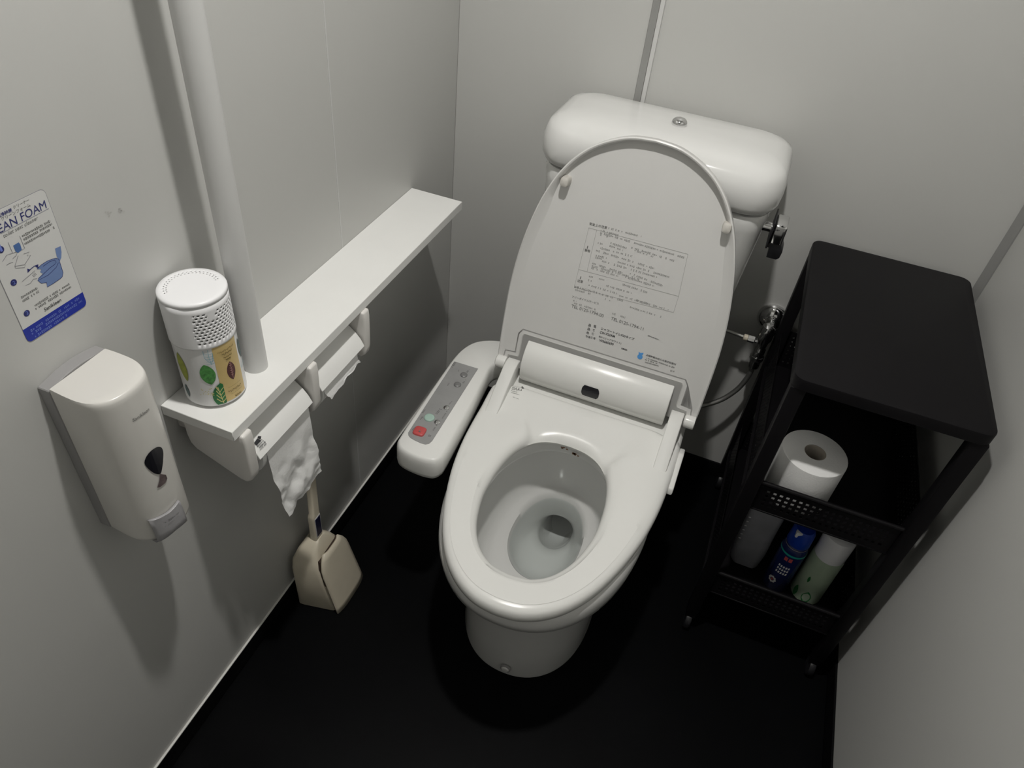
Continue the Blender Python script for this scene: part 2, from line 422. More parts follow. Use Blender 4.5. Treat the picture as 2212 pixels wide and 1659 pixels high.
# bidet base behind and under the seat
def rr3(hx, y0, y1, r, z): return rrect(XC, (y0+y1)/2, hx, (y1-y0)/2, r, z)
bb = mesh('bidet_base', loft([rr3(.198, -.44, -.235, .03, .405), rr3(.2, -.44, -.235, .03, .41), rr3(.2, -.44, -.235, .03, .432), rr3(.194, -.40, -.24, .028, .440), rr3(.18, -.36, -.25, .02, .444)]), 'plast', TO)
mesh('side_latch', prism([(-.505, .408), (-.40, .408), (-.395, .432), (-.42, .440), (-.46, .428), (-.50, .422)], lambda u, v, w: Vector((w, u, v)), XC+.2005, XC+.2115, .003), 'plast', bb)
# nozzle cover: rounded hump between the hinge arms
cy, cz, cr = -.331, .486, .053
arc = [(cy+cr*math.cos(math.radians(a)), cz+cr*math.sin(math.radians(a))) for a in range(92, 229, 8)]
arc = arc+[(-.35, .442), (-.325, .442)]
cov = mesh('nozzle_cover', prism(arc, lambda u, v, w: Vector((w, u, v)), XC-.1535, XC+.1535, .002, 2), 'plast', bb, ang=50)
ws = []
for a in range(158, 184, 4): ws.append(a)
def covp(x, a, d=0): return Vector((x, cy+(cr+d)*math.cos(math.radians(a)), cz+(cr+d)*math.sin(math.radians(a))))
outl = []
x0, x1, a0, a1 = .4700, .5065, 164, 193
bmw = bmesh.new(); gv = []
for j in range(7):
    a = a0+(a1-a0)*j/6
    ins = .004 if j in (0, 6) else (.0012 if j in (1, 5) else 0)
    gv.append([bmw.verts.new(covp(x0+ins+(x1-x0-2*ins)*i/4, a, .0006)) for i in range(5)])
for j in range(6):
    for i in range(4): bmw.faces.new((gv[j][i], gv[j][i+1], gv[j+1][i+1], gv[j+1][i]))
mesh('sensor_window', bmw, 'black', cov)
# lid
LO = Vector((0, -.360, .470)); LE = Vector((0, .105, .485)).normalized(); LN = Vector((0, -.485, .105)).normalized()
def lidp(x, s, d=0): return Vector((x, 0, 0))+LO+LE*s+LN*d
def lidpx(px): return hit(px, LO, LN)
hl = [(.000, .508), (.045, .503), (.09, .484), (.125, .457), (.155, .417), (.178, .366), (.195, .305), (.207, .24), (.2135, .17), (.2145, .10), (.2135, .03)]
hlp = [(v.x, v.y) for v in spline([(x, y, 0) for x, y in hl], 5)]
NX = .1665
tail = [(.2125, -.004), (.208, -.012), (.200, -.012), (.1925, -.010), (.189, .022), (NX+.002, .024), (NX, .030), (NX, .074), (NX-.003, .0785)]
hp = hlp+tail
lido = [(XC+x, s) for x, s in hp]+[(XC-x, s) for x, s in hp[::-1][:-1]]
# inward offset by normals
def offset2(poly, d):
    out = []; n = len(poly)
    for i in range(n):
        a, b, c = Vector(poly[i-1]), Vector(poly[i]), Vector(poly[(i+1) % n])
        t1, t2 = (b-a).normalized(), (c-b).normalized(); t = (t1+t2)
        if t.length < 1e-6: t = t1
        t.normalize(); nn = Vector((-t.y, t.x)); k = max(.5, abs(nn.dot(Vector((-t1.y, t1.x)))))
        out.append(tuple(b+nn*(d(b) if callable(d) else d)/k))
    return out
ar = sum(lido[i-1][0]*lido[i][1]-lido[i][0]*lido[i-1][1] for i in range(len(lido)))
if ar < 0: lido = lido[::-1]
def rimh(s): return .0012+.0135*smooth01(.10, .40, s)
def rimw(b): return .003+.011*(1-smooth01(.33, .43, b[1])) if b[1] > .09 else .003
o1 = offset2(lido, .0022); o2 = offset2(lido, lambda b: .0045); o3 = offset2(lido, lambda b: .006+rimw(b))
ob = offset2(lido, .010)
def lr(poly, dfn): return [lidp(x, s, dfn(s)) for x, s in poly]
bm = loft([lr(ob, lambda s: -.009), lr(offset2(lido, .003), lambda s: -.007), lr(lido, lambda s: -.003), lr(lido, lambda s: rimh(s)-.0015), lr(o1, lambda s: rimh(s)), lr(o2, lambda s: rimh(s)-.001), lr(o3, lambda s: 0), lr(offset2(lido, lambda b: .0075+rimw(b)), lambda s: 0), lr(offset2(lido, lambda b: .0085+rimw(b)), lambda s: 0)])
bmesh.ops.recalc_face_normals(bm, faces=bm.faces)
caps = [f for f in bm.faces if len(f.verts) > 8]; bmesh.ops.triangulate(bm, faces=caps)
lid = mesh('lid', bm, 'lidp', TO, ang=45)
for x, s in ((.3475, .402), (.6435, .395)):
    p = lidp(x, s, .0); u = Vector((1, 0, 0)); v = LE
    def sq(r, k=3.2): return [(r*(abs(math.cos(a))**k+abs(math.sin(a))**k)**(-1/k)*math.cos(a), r*(abs(math.cos(a))**k+abs(math.sin(a))**k)**(-1/k)*math.sin(a)) for a in [2*math.pi*q/24 for q in range(24)]]
    rg = [[p+LN*h+u*a_+v*b_*1.1 for a_, b_ in sq(r)] for r, h in ((.0085, 0), (.008, .012), (.0078, .018), (.007, .0205), (.0045, .022), (.0004, .0223))]
    mesh('bumper', loft(rg), 'rubber', lid)
for s in (-1, 1):
    a, b = sorted((XC+s*.190, XC+s*.2125))
    mesh('hinge_barrel', lathe((a, -.364, .476), [(.010, 0), (.0128, .002), (.0132, .004), (.0132, b-a-.004), (.0128, b-a-.001), (.010, b-a)], 28, 'x'), 'plast', lid)
# print on the lid
pb, pg, pm = Print(), Print(), Print()
T = lambda pr, s, a, b, bold=0, hs=1: pr.text(s, lidpx(a), lidpx(b), LN, bold, 0, hs)
T(pm, '安全上の注意', (1273, 485), (1311, 494.5), .012)
T(pm, '警告', (1262.5, 542), (1274.5, 545), .012); T(pm, '注意', (1247, 608), (1259, 611), .012)
T(pm, 'お手入れについて', (1240, 621), (1285, 633), .005)
T(pm, 'フリーダイヤルサービス', (1235.5, 642), (1293, 658), .005)
T(pm, 'TEL 0120-1794-00', (1234, 663.5), (1303, 685.5), 0, 1.05); T(pm, 'TEL 0120-1794-11', (1319, 690.5), (1389, 714), 0, 1.05)
for s, a, b in (('品', (1270.6, 704), (1276.4, 705.4)), ('名', (1281.8, 706.6), (1287.6, 708)), ('品', (1268.6, 712.2), (1274.4, 713.6)), ('番', (1279.8, 714.8), (1285.6, 716.2)),
                ('色', (1266.6, 720), (1272.4, 721.4)), ('番', (1277.4, 722.6), (1283.2, 724)), ('製造番号', (1264.8, 728), (1286, 733.4))):
    T(pb, s, a, b, .012)
T(pb, 'シャワートイレP20タイプ', (1298, 711), (1369.5, 735), .012); T(pb, 'CW-P22AM', (1295.6, 719.7), (1327.5, 729), .012, 1.15)
T(pb, 'BW1(ピュアホワイト)', (1293.6, 728), (1341.7, 743.6), .006); T(pb, 'W6660699', (1294, 736.8), (1324.8, 746.4), .012, 1.15)
T(pb, '点検時期お知らせ表示機能付', (1395, 768), (1460, 789), .010)
for y0, y1, x0, x1 in ((471, 502, 1312, 1380),): pg.dashes(lidpx((1314, 495)), lidpx((1385, 513)), LN, .004, .7)
def para(xa, ya, xb, yb, h=.0042, fill=.7, pr=pg): pr.dashes(lidpx((xa, ya)), lidpx((xb, yb)), LN, h, fill)
for a in ((1297, 500, 1340, 512), (1296, 505, 1478, 559), (1296, 509, 1312, 514), (1291, 527, 1303, 530), (1318, 527, 1358, 540), (1363, 537, 1456, 566), (1316, 533, 1345, 543),
          (1370, 543, 1410, 557), (1289, 536, 1365, 556), (1287, 543, 1412, 582), (1284, 553, 1314, 561), (1283, 557, 1300, 562), (1334, 568, 1446, 601), (1300, 566, 1422, 602),
          (1279, 571, 1345, 592), (1278, 577, 1385, 607), (1277, 581, 1335, 599), (1360, 593, 1432, 620), (1350, 600, 1412, 620), (1272, 599, 1305, 607), (1328, 611, 1398, 634),
          (1270, 607, 1280, 610), (1306, 618, 1366, 636), (1268, 617, 1332, 636), (1287, 634, 1345, 652), (1374, 650, 1400, 658), (1335, 640, 1445, 672), (1242, 628, 1275, 637),
          (1300, 645, 1318, 652), (1238, 651, 1245, 653), (1237, 656, 1290, 672), (1360, 665, 1386, 674), (1388, 674, 1428, 687), (1322, 679, 1350, 688)):
    para(*a)
for a in ((1399, 726, 1425, 736), (1394, 774, 1457, 796), (1393, 778, 1420, 787), (1391, 783, 1423, 792), (1448, 802, 1457, 804)): para(*a, h=.003, fill=.85, pr=pm)
para(1342, 754, 1355, 758, .0036, .95, pb)
for a, b in (((1272, 492), (1250, 582)), ((1250, 582), (1466, 640)), ((1466, 640), (1486, 549)), ((1486, 549), (1272, 492)), ((1289, 497), (1268, 587)), ((1240, 620), (1455, 675)), ((1466, 640), (1455, 675)), ((1250, 582), (1241, 618))):
    pg.line([lidpx(a), lidpx(b)], .0005, LN)
for a in ((1270, 531), (1255, 597)): pm.line([lidpx(a), lidpx((a[0]-1.6, a[1]+6))], .0016, LN)
pb.build('print', 'ink', lid, LN*.0006); pg.build('fine_print', 'inkg', lid, LN*.0004); pm.build('warning_print', 'inkm', lid, LN*.0005)
bp_ = Print()
c = lidpx((1382.5, 770.5)); u = Vector((1, 0, 0)); v = LE
bp_.poly([c+u*.0052*math.cos(a*math.pi/10)+v*.0054*math.sin(a*math.pi/10) for a in range(20)])
bp_.poly([lidpx(q) for q in ((1379.5, 766), (1380, 759.5), (1383, 762), (1390.5, 762), (1388.5, 766.5), (1385, 767))])
bp_.build('blue_mark', 'birdblue', lid, LN*.0006)
# SIAA mark on the seat
ps = Print(); Z = Vector((0, 0, 1)); sp = lambda px: hit(px, (0, 0, .4475), Z)
ps.text('SIAA', sp((1105, 841.5)), sp((1122, 845.8)), Z, .01, 0, 1.3)
ps.poly([sp(q) for q in ((1124, 845), (1127, 840.6), (1124.5, 835.5), (1128.5, 834.5), (1132.3, 840.6), (1125, 846.4))])
ps.dashes(sp((1104, 844.8)), sp((1120, 849)), Z, .0022, .95); ps.dashes(sp((1104, 848)), sp((1122, 853)), Z, .0022, .9)
ps.dashes(sp((1108, 856)), sp((1120, 860)), Z, .002, .8)
def drape(p):
    h = seat_bvh.ray_cast(Vector((p.x, p.y, .6)), Vector((0, 0, -1)))[0]
    return (h if h else p)+Vector((0, 0, .0005))
ps.build('antibacterial_mark', 'inkm', seat, fn=drape)
# stains beneath the seat edge
st = Print()
for px, n in (((1218, 968), 5), ((1245, 981), 7)):
    for k in range(n):
        q = hit((px[0]+random.uniform(-8, 8), px[1]+random.uniform(-2, 4)), (0, -.453, 0), (0, -1, 0))
        st.poly([q+Vector((.0034*random.uniform(.5, 1.3)*math.cos(a), 0, .0021*random.uniform(.5, 1.4)*math.sin(a))) for a in (0, 1, 2, 3, 4, 5, 6)])
st.build('stain', 'stain', bowl)
# control arm on the left of the seat
co = [(.1905, -.632), (.194, -.649), (.204, -.661), (.222, -.667), (.245, -.669), (.264, -.668), (.279, -.663), (.287, -.650), (.2885, -.632), (.2845, -.56), (.2790, -.48), (.273, -.41), (.272, -.36), (.300, -.33), (.300, -.262), (.262, -.272), (.230, -.284), (.205, -.303), (.190, -.332), (.1835, -.375), (.1845, -.46), (.187, -.55)]
cs = [(v.x, v.y) for v in spline([(x, y, 0) for x, y in co], 4, True)]
ca = sum(cs[i-1][0]*cs[i][1]-cs[i][0]*cs[i-1][1] for i in range(len(cs)))
if ca < 0: cs = cs[::-1]
def cring(d, z): return [Vector((x, y, z)) for x, y in offset2(cs, d)]
ctl = mesh('control_arm', loft([cring(.010, .404), cring(.001, .410), cring(0, .418), cring(0, .440), cring(.0007, .4485), cring(.0022, .4535), cring(.0045, .4568), cring(.0075, .4583)]), 'plast', TO, ang=60)
CZ = .4586
cp = lambda px, z=CZ: hit(px, (0, 0, z), Z)
corner = [(981.5, 781), (1032.7, 796.7), (938, 946), (933.5, 953), (927, 958.5), (919, 960.3), (909, 957.5), (895, 951), (886, 945.5), (882, 940.5), (881.5, 935)]
pl = [cp(q) for q in corner]
mesh('panel_plate', loft([pl, [p+Vector((0, 0, .0006)) for p in pl]]), 'panel', ctl, smooth=False)
def knob(px, r, hgt, m_, sq=2, rot=0):
    c = cp(px, CZ+.0006); prf = [(1, 0), (1, .5), (.93, .8), (.8, .95), (.4, 1.0), (.01, 1.0)]; rg = []
    for k, h in prf:
        rgk = []
        for i in range(28):
            a = 2*math.pi*i/28; cc, ss = math.cos(a), math.sin(a); q = (abs(cc)**sq+abs(ss)**sq)**(-1/sq)*r*k
            x, y = q*cc, q*ss
            rgk.append(c+Vector((x*math.cos(rot)-y*math.sin(rot), x*math.sin(rot)+y*math.cos(rot), h*hgt)))
        rg.append(rgk)
    return mesh('button', loft(rg), m_, ctl)
rb = knob((906.5, 932.5), .0115, .0045, 'red', 4.5, .05); rb['label'] = 'red square stop button'
gb = knob((927.5, 903), .0103, .0035, 'green'); gb['label'] = 'mint green round button'
for px, r, m_ in (((964.5, 881.5), .0062, 'chrome'), ((944.5, 913), .0062, 'chrome'), ((1002, 810.5), .0075, 'grey'), ((988.3, 831.5), .0075, 'grey')): knob(px, r, .003, m_)
pp = Print()
for a, b, h in (((978, 795), (986, 784), .006), ((914, 893), (920, 886), .003), ((909, 908), (915, 901), .003), ((893, 931), (899, 924), .0035), ((930, 945), (937, 934), .006), ((937, 931), (948, 915), .003), ((945, 896), (955, 885), .006), ((957, 905), (968, 888), .003), ((971, 875), (979, 867), .003),
                ((1010, 806), (1016, 799), .004), ((1002, 829), (1008, 822), .004), ((968, 834), (972, 828), .003), ((990, 805), (993, 800), .003)):
    pp.dashes(cp(a), cp(b), Z, h, .85, .004)
q = cp((906.5, 932), .464); pp.poly([q+Vector((.0022*math.cos(a), .0022*math.sin(a), 0)) for a in (0.8, 2.4, 3.9, 5.5)])
pp.build('panel_print', 'inkm', ctl, Vector((0, 0, .0009)))
# ---- tank
TY = -.122
def tr_(hx, y0, y1, r, z, c=XC+.003): return rrect(c, (y0+y1)/2, hx, (y1-y0)/2, r, z, 8)
tank = mesh('tank', loft([tr_(.172, -.185, -.02, .05, .40), tr_(.18, -.195, -.015, .05, .43), tr_(.192, -.205, -.012, .05, .55), tr_(.204, -.214, -.010, .05, .68), tr_(.2135, -.222, -.008, .05, .82), tr_(.2155, -.224, -.008, .05, .845), tr_(.2125, -.221, -.010, .048, .853), tr_(.19, -.21, -.02, .045, .855)]), 'porc', TO, ang=60)
tl = mesh('tank_lid', loft([tr_(.19, -.21, -.02, .045, .8552), tr_(.2135, -.222, -.012, .05, .8575), tr_(.2195, -.230, -.008, .056, .862), tr_(.2245, -.2345, -.006, .058, .874), tr_(.2262, -.236, -.006, .060, .892), tr_(.2255, -.235, -.007, .060, .908), tr_(.2220, -.230, -.010, .058, .922), tr_(.217, -.222, -.016, .050, .932), tr_(.206, -.210, -.026, .048, .9395), tr_(.19, -.193, -.042, .045, .9450), tr_(.15, -.16, -.075, .03, .9485), tr_(.07, -.13, -.105, .012, .9495)]), 'porc', tank, ang=60)
kb = mesh('lid_knob', lathe((.503, -.122, .9485), [(.0135, 0), (.0145, .002), (.0145, .005), (.0132, .0085), (.0105, .0112), (.006, .013), (.0005, .0135)], 28), 'chrome', tank)
lv = mesh('flush_lever', box((.722, -.205, .807), (.7445, -.155, .846), .004, 3), 'chrome', tank)
mesh('lever_plate', box((.7185, -.212, .80), (.7215, -.15, .852), .001, 1), 'blackp', tank)
mesh('lever_handle', prism([(.720, .8065), (.7455, .8065), (.7505, .795), (.7495, .782), (.745, .777), (.7265, .777), (.7265, .797), (.720, .797)], lambda u, v, w: Vector((u, w, v)), -.20, -.165, .0012), 'blackp', tank)
mesh('lever_shaft', lathe((.695, -.18, .827), [(.009, 0), (.009, .03)], 20, 'x'), 'chrome', tank)
lvp = Print(); NY = Vector((0, -1, 0)); lq = lambda px: hit(px, (0, -.2055, 0), NY)
lvp.poly([lq(q) for q in ((1686.5, 489.5), (1692.8, 491.5), (1691.8, 487))])
lvp.dashes(lq((1670, 498.5)), lq((1684, 500)), NY, .003, .9)
lvp.build('lever_print', 'ink', tank)
# small black mark left on the tank front
mesh('maker_mark', box((.3085, -.2245, .8235), (.314, -.2225, .829)), 'ink', tank, smooth=False)
# ================================================================ shelf and pipe
sh = mesh('wall_shelf', box((0, -.955, .7105), (.117, -.212, .728), .0008, 1), 'shelf', org=(.058, -.58, .7105))
tag(sh, 'long narrow white shelf board on the left wall above the paper holder', 'shelf')
pi = mesh('pipe', lathe((.063, -.829, .728), [(.0172, 0), (.0172, .40), (.0172, H-.728)], 32), 'pipe', org=(.063, -.829, .728))
tag(pi, 'white vertical pipe standing on the shelf beside the perforated canister', 'pipe')
# ---- double paper holder
PH = thing('paper_holder', 'white double toilet paper holder under the wall shelf', 'paper holder', (.06, -.775, .60))
plate = [(.0195, .7103), (.1225, .7103), (.1238, .695), (.1225, .632), (.1195, .619), (.112, .612), (.101, .6135), (.031, .645), (.0225, .655), (.0198, .672)]
for y0, y1 in ((-.9445, -.9245), (-.7825, -.7625), (-.6235, -.6045)):
    mesh('side_plate', prism(plate, lambda u, v, w: Vector((u, w, v)), y0, y1, .0035, 3), 'holder', PH, ang=50)
mesh('back_plate', box((0, -.936, .672), (.021, -.612, .7102), .001), 'holder', PH)
fl = [(.045, .6945), (.070, .6915), (.085, .6855), (.097, .6770), (.108, .6675), (.1165, .6575), (.1235, .6440), (.1205, .6425), (.1138, .6557), (.1057, .6652), (.095, .6743), (.0838, .6825), (.0695, .6885), (.045, .6915)]
for y0, y1 in ((-.9215, -.7865), (-.7590, -.6270)):
    f_ = mesh('cutter_flap', prism(fl, lambda u, v, w: Vector((u, w, v)), y0, y1, .0006, 1), 'shelf', PH, ang=30)
mesh('roll_arm', lathe((.066, -.9243, .628), [(.008, 0), (.008, .01)], 16, 'y'), 'blackp', PH)
# certification mark on the near flap
fm = Print()
fn_ = Vector((.78, 0, .62)); fp = lambda px: hit(px, (.1150, 0, .6605), fn_)
fm.poly([fp(q) for q in ((557, 942), (564, 942.5), (562.5, 949), (555.5, 946))])
fm.poly([fp(q) for q in ((555.5, 947), (563, 951.5), (554, 962.5), (548, 957.5))])
for q in ((552.5, 964), (556, 966.5), (560, 969), (562, 973)): fm.dashes(fp(q), fp((q[0]+14, q[1]-14)), fn_, .0022, .95)
fm.build('certification_mark', 'ink', PH, fn_*.0006)
# rolls
def roll(name, c, r, L, label, org=None, ax='y', rc=.019):
    c = Vector(c); t = thing(name, label, 'toilet roll', c, 'toilet paper rolls')
    prof_ = [(rc, 0), (r-.003, 0), (r-.0005, .0015), (r, .004), (r, L-.004), (r-.0005, L-.0015), (r-.003, L), (rc, L)]
    mesh('paper', lathe(c, prof_, 48, ax, False, False), 'paper', t)
    mesh('core', lathe(c, [(rc-.0012, .001), (rc, .0005), (rc, L-.0005), (rc-.0012, L-.001), (rc-.0012, .001)], 32, ax, False, False), 'kraft', t)
    return t
r1 = roll('toilet_roll', (.066, -.909, .628), .0495, .112, 'toilet paper roll in the holder with a long crumpled sheet hanging down')
r2 = roll('toilet_roll', (.066, -.749, .628), .0495, .112, 'rolled-up toilet paper in the holder half nearer the toilet tank')
# hanging sheet
def sheet(name, parent, y0, y1, ztop_, zbot, wob, seed, arc=True, xf=.1155, c=(.066, .628), r=.0503):
    bm = bmesh.new(); NU, NV = 30, 46; G = []
    a0 = math.radians(42); La = r*a0; Lh = c[1]-zbot; Ltot = La+Lh
    for j in range(NV+1):
        l = Ltot*j/NV; row = []
        for i in range(NU+1):
            u = i/NU; y = y0+(y1-y0)*u
            ex = 0
            if l < La:
                a = a0-l/r; x = c[0]+r*math.cos(a); z = c[1]+r*math.sin(a)
            else:
                h = l-La; t = h/Lh
                nz_ = noise.noise(Vector((u*2.0+seed, t*2.6, seed)))*.007+noise.noise(Vector((u*5+seed, t*6+3, seed*2)))*.0045+noise.noise(Vector((u*12, t*14, seed)))*.0016
                cr_ = .5+.5*math.sin((t*7+u*3.2)*1.7+seed)
                x = c[0]+r+.006*t*(1-.5*u)+wob*smooth01(.05, .6, t)*(nz_+.004*cr_)
                z = c[1]-h
                z += (.0022*math.sin(u*19+seed)+.005*noise.noise(Vector((u*9, 1.3, seed)))+.006*(u-.35))*smooth01(.7, 1, t)
                y += .006*t*t*(.2-u)+.010*t*t+.004*noise.noise(Vector((u*3, t*4, 5+seed)))*t
            row.append(bm.verts.new((x, y, z)))
        G.append(row)
    for j in range(NV):
        for i in range(NU): bm.faces.new((G[j][i], G[j][i+1], G[j+1][i+1], G[j+1][i]))
    return mesh(name, bm, 'paper', parent, ang=80)
s1 = sheet('hanging_sheet', r1, -.899, -.790, .66, .472, 1.15, 1.7)
s2 = sheet('loose_end', r2, -.745, -.641, .66, .611, .08, 4.2)
# ================================================================ canister of air freshener on the shelf
CC = Vector((.0455, -.8945, .728)); CRD = .0415
CA = thing('air_freshener', 'white canister with leaf print and perforated white cap on the shelf', 'air freshener', CC)
body = mesh('canister_body', lathe(CC, [(.034, .0002), (.037, .0012), (.0385, .004), (.0409, .006), (.0409, .0065), (.0409, .108)], 64, cap1=False), 'canw', CA)
mesh('inner_cup', lathe(CC+Vector((0, 0, .07)), [(.033, 0), (.033, .085), (.03, .09), (.001, .09)], 32), 'candark', CA)
# cap with real holes
F0 = math.atan2(CAM.y-CC.y, CAM.x-CC.x)
bm = bmesh.new(); ncol = 168; rows = []
z0, z1 = .1050, .170
zs = [z0, z0+.002]; holes = set()
zz = .1130; k = 0
while zz < .1575:
    zs += [zz, zz+.0020]; holes.add(len(zs)-2); zz += .0044
zs += [.160, z1]
rr_ = lambda z: CRD
V = [[bm.verts.new(CC+Vector((rr_(z)*math.cos(2*math.pi*i/ncol), rr_(z)*math.sin(2*math.pi*i/ncol), z))) for i in range(ncol)] for z in zs]
hrow = {h: n for n, h in enumerate(sorted(holes))}
for j in range(len(zs)-1):
    for i in range(ncol):
        ph = (2*math.pi*(i+.5)/ncol-F0+math.pi) % (2*math.pi)-math.pi; dg_ = math.degrees(ph)
        if j in hrow:
            n = hrow[j]; lo = -14+3*n*.9
            logo = (12 <= dg_ <= 27) and n >= 8
            if -16+abs(n-4)*1.0 < dg_ < 100 and not logo and (i+(0 if n % 2 else 2)) % 4 < 2: continue
        bm.faces.new((V[j][i], V[j][(i+1) % ncol], V[j+1][(i+1) % ncol], V[j+1][i]))
capw = solid(mesh('cap_wall', bm, 'canlid', CA, ang=60), .0012)
# cap top with holes along the far rim
bm = bmesh.new(); rt = [.0420, .0419, .0408, .0370, .0335, .0322, .0304, .0291, .0273, .02, .01]
zt = [.1690, .1732, .1749, .1755, .1755, .1755, .1755, .1755, .1755, .1755, .1755]; nT = 120
V = [[bm.verts.new(CC+Vector((r*math.cos(2*math.pi*i/nT), r*math.sin(2*math.pi*i/nT), z))) for i in range(nT)] for r, z in zip(rt, zt)]
for j in range(len(rt)-1):
    for i in range(nT):
        ph = (2*math.pi*(i+.5)/nT-F0) % (2*math.pi); d_ = math.degrees(ph)
        if j in (4, 6) and 95 < d_ < 285 and (i+j//2) % 3 == 0: continue
        bm.faces.new((V[j][i], V[j][(i+1) % nT], V[j+1][(i+1) % nT], V[j+1][i]))
bm.faces.new(V[-1])
solid(mesh('cap_top', bm, 'canlid', CA, ang=50), .0008)
# label art
def cyl(phd, z, d=.0003): a = F0+math.radians(phd); z = z*1.16; r = .0409+d; return CC+Vector((r*math.cos(a), r*math.sin(a), z))
def cpatch(name, p0, p1, za, zb, m_, d=.0003, n=12):
    bm = bmesh.new(); g = [[bm.verts.new(cyl(p0+(p1-p0)*i/n, z, d)) for i in range(n+1)] for z in (za, zb)]
    for i in range(n): bm.faces.new((g[0][i], g[0][i+1], g[1][i+1], g[1][i]))
    return mesh(name, bm, m_, body)
def cleaf(name, pc, zc, hw, hh, tilt, m_, d=.0006, sharp=1.0, pmax=999):
    bm = bmesh.new(); n = 16; g = []
    for j in range(n+1):
        t = -1+2*j/n; w = hw*max(0.02, (1-t*t))**sharp; row = []
        for i in range(7):
            s_ = -1+2*i/6; u = s_*w; vv = t*hh
            ph = pc+(u*math.cos(tilt)*1.0-vv*math.sin(tilt))/.0398*57.3; z = zc+vv*math.cos(tilt)+u*math.sin(tilt)
            row.append(bm.verts.new(cyl(min(ph, pmax), max(.0068, min(.0898, z)), d)))
        g.append(row)
    for j in range(n):
        for i in range(6): bm.faces.new((g[j][i], g[j][i+1], g[j+1][i+1], g[j+1][i]))
    bmesh.ops.dissolve_degenerate(bm, edges=bm.edges, dist=1e-6)
    return mesh(name, bm, m_, body)
cpatch('beige_label', 7, 60, .0075, .0898, 'beige')
cleaf('leaf_print', -9.5, .054, .0092, .0150, .12, 'leaf', .0006, .75)
cleaf('leaf_print', -57, .060, .0070, .0205, .12, 'lime', .0006, .8)
cleaf('leaf_print', 5, .020, .0105, .0185, -.10, 'dleaf', .0009, .8, 12)
cleaf('leaf_print', 34, .049, .0064, .0135, .02, 'bleaf', .0006, .8)
cleaf('leaf_print', 74, .064, .0050, .0150, .12, 'slate', .0006, .8)
cleaf('leaf_print', -62, .022, .0035, .0095, .1, 'slate', .0006, .8)
lt = Print()
def cs_(pr, pts, w=.0006, d=.0011):
    P_ = [cyl(a, z, d) for a, z in pts]
    nn = (P_[0]-CC); nn.z = 0
    pr.line(P_, w, nn.normalized())
for k in range(5): cs_(lt, [(-7+a, .084-.0035*k-.0010*math.sin(a*.2)) for a in range(0, 15, 2)], .0004)
cs_(lt, [(0, .0895), (-.5, .078), (1, .068)], .0005); cs_(lt, [(-8, .089), (-8, .079), (-3, .073), (1, .070), (5, .074), (6.5, .083)], .0005)
for a in range(62, 92, 5): cs_(lt, [(a, .038), (a+1, .044)], .0006)
lt.build('teal_leaf_outline', 'teal', body)
gd = Print()
cs_(gd, [(6, .004+.004), (4, .02), (2, .034)], .0010)
for k in range(4):
    cs_(gd, [(5.0-.4*k, .0095+.0055*k), (1.0, .0120+.0060*k), (-4+k, .0165+.0062*k)], .0011); cs_(gd, [(5.2-.4*k, .0095+.0055*k), (11.5, .0135+.0060*k)], .0010)
gd.build('leaf_veins', 'gold', body)
dt = Print()
for k in range(26): 
    a = random.uniform(-32, -8); z = random.uniform(.022, .034); cs_(dt, [(a, z), (a+1.6, z+.0006)], .0009)
dt.build('dot_print', 'gold', body)
br = Print()
for z, a0, a1, am in ((.081, 15, 50, .0012), (.0765, 22, 44, .0016), (.0715, 24, 42, .001), (.0675, 27, 38, .0012), (.0275, 20, 50, .0002), (.0215, 18, 48, .0018), (.0165, 22, 50, .0002), (.0105, 30, 45, .0014)):
    cs_(br, [(a0+(a1-a0)*i/40, z+am*math.sin(i*1.35)*.8+am*.4*math.sin(i*.5)) for i in range(41)], .0005 if am > .0005 else .0003)
br.build('label_lettering', 'brown', body)
pk = Print()
for k in range(6):
    cs_(pk, [(34, .0415+.0035*k), (30.5+abs(k-2.5)*.6, .0440+.0035*k)], .0007); cs_(pk, [(34, .0415+.0035*k), (37.5-abs(k-2.5)*.6, .0440+.0035*k)], .0007)
cs_(pk, [(34, .038), (34, .060)], .0007)
pk.build('brown_leaf_veins', 'pink', body)
# ================================================================ seat cleaner dispenser on the left wall
DY = -1.0545
DI = thing('seat_cleaner_dispenser', 'cream wall dispenser with dark oval window on the left wall below the instruction sticker', 'dispenser', (0, DY, .635))
bpz0, bpz1 = .632, .876
backo = [(-.0415, bpz0+.002)]+[(-.0415+.083*i/12, bpz1+.006*math.sin(math.pi*i/12)) for i in range(13)]+[(.0415, bpz0+.002), (.035, bpz0), (-.035, bpz0)]
mesh('back_plate', prism(backo, lambda u, v, w: Vector((w, DY+u, v)), 0, .0165, .001, 1), 'dback', DI, ang=30)
dpl = [(.017, -.0405), (.035, -.0420), (.058, -.0425), (.074, -.0385), (.085, -.0285), (.0905, -.0150), (.092, 0), (.0905, .0150), (.085, .0270), (.074, .0350), (.058, .0395), (.035, .0405), (.017, .0400)]
dsp = [(v.x, v.y) for v in spline([(x, y, 0) for x, y in dpl], 3)]
def dr(k, z, tilt=0): return [Vector((.0168+(x-.0168)*k, DY+y*(1-.35*(1-k)), z+tilt*(x-.0168))) for x, y in dsp]
cover = mesh('cover', loft([dr(.80, .634, -.01), dr(.93, .633, -.01), dr(.985, .636, -.01), dr(1.0, .641, -.01), dr(1.0, .70), dr(1.01, .80), dr(1.01, .868), dr(1.004, .8735), dr(.985, .877), dr(.955, .8785), dr(.8, .8788)]), 'disp', DI, ang=45)
cover_pts = dsp
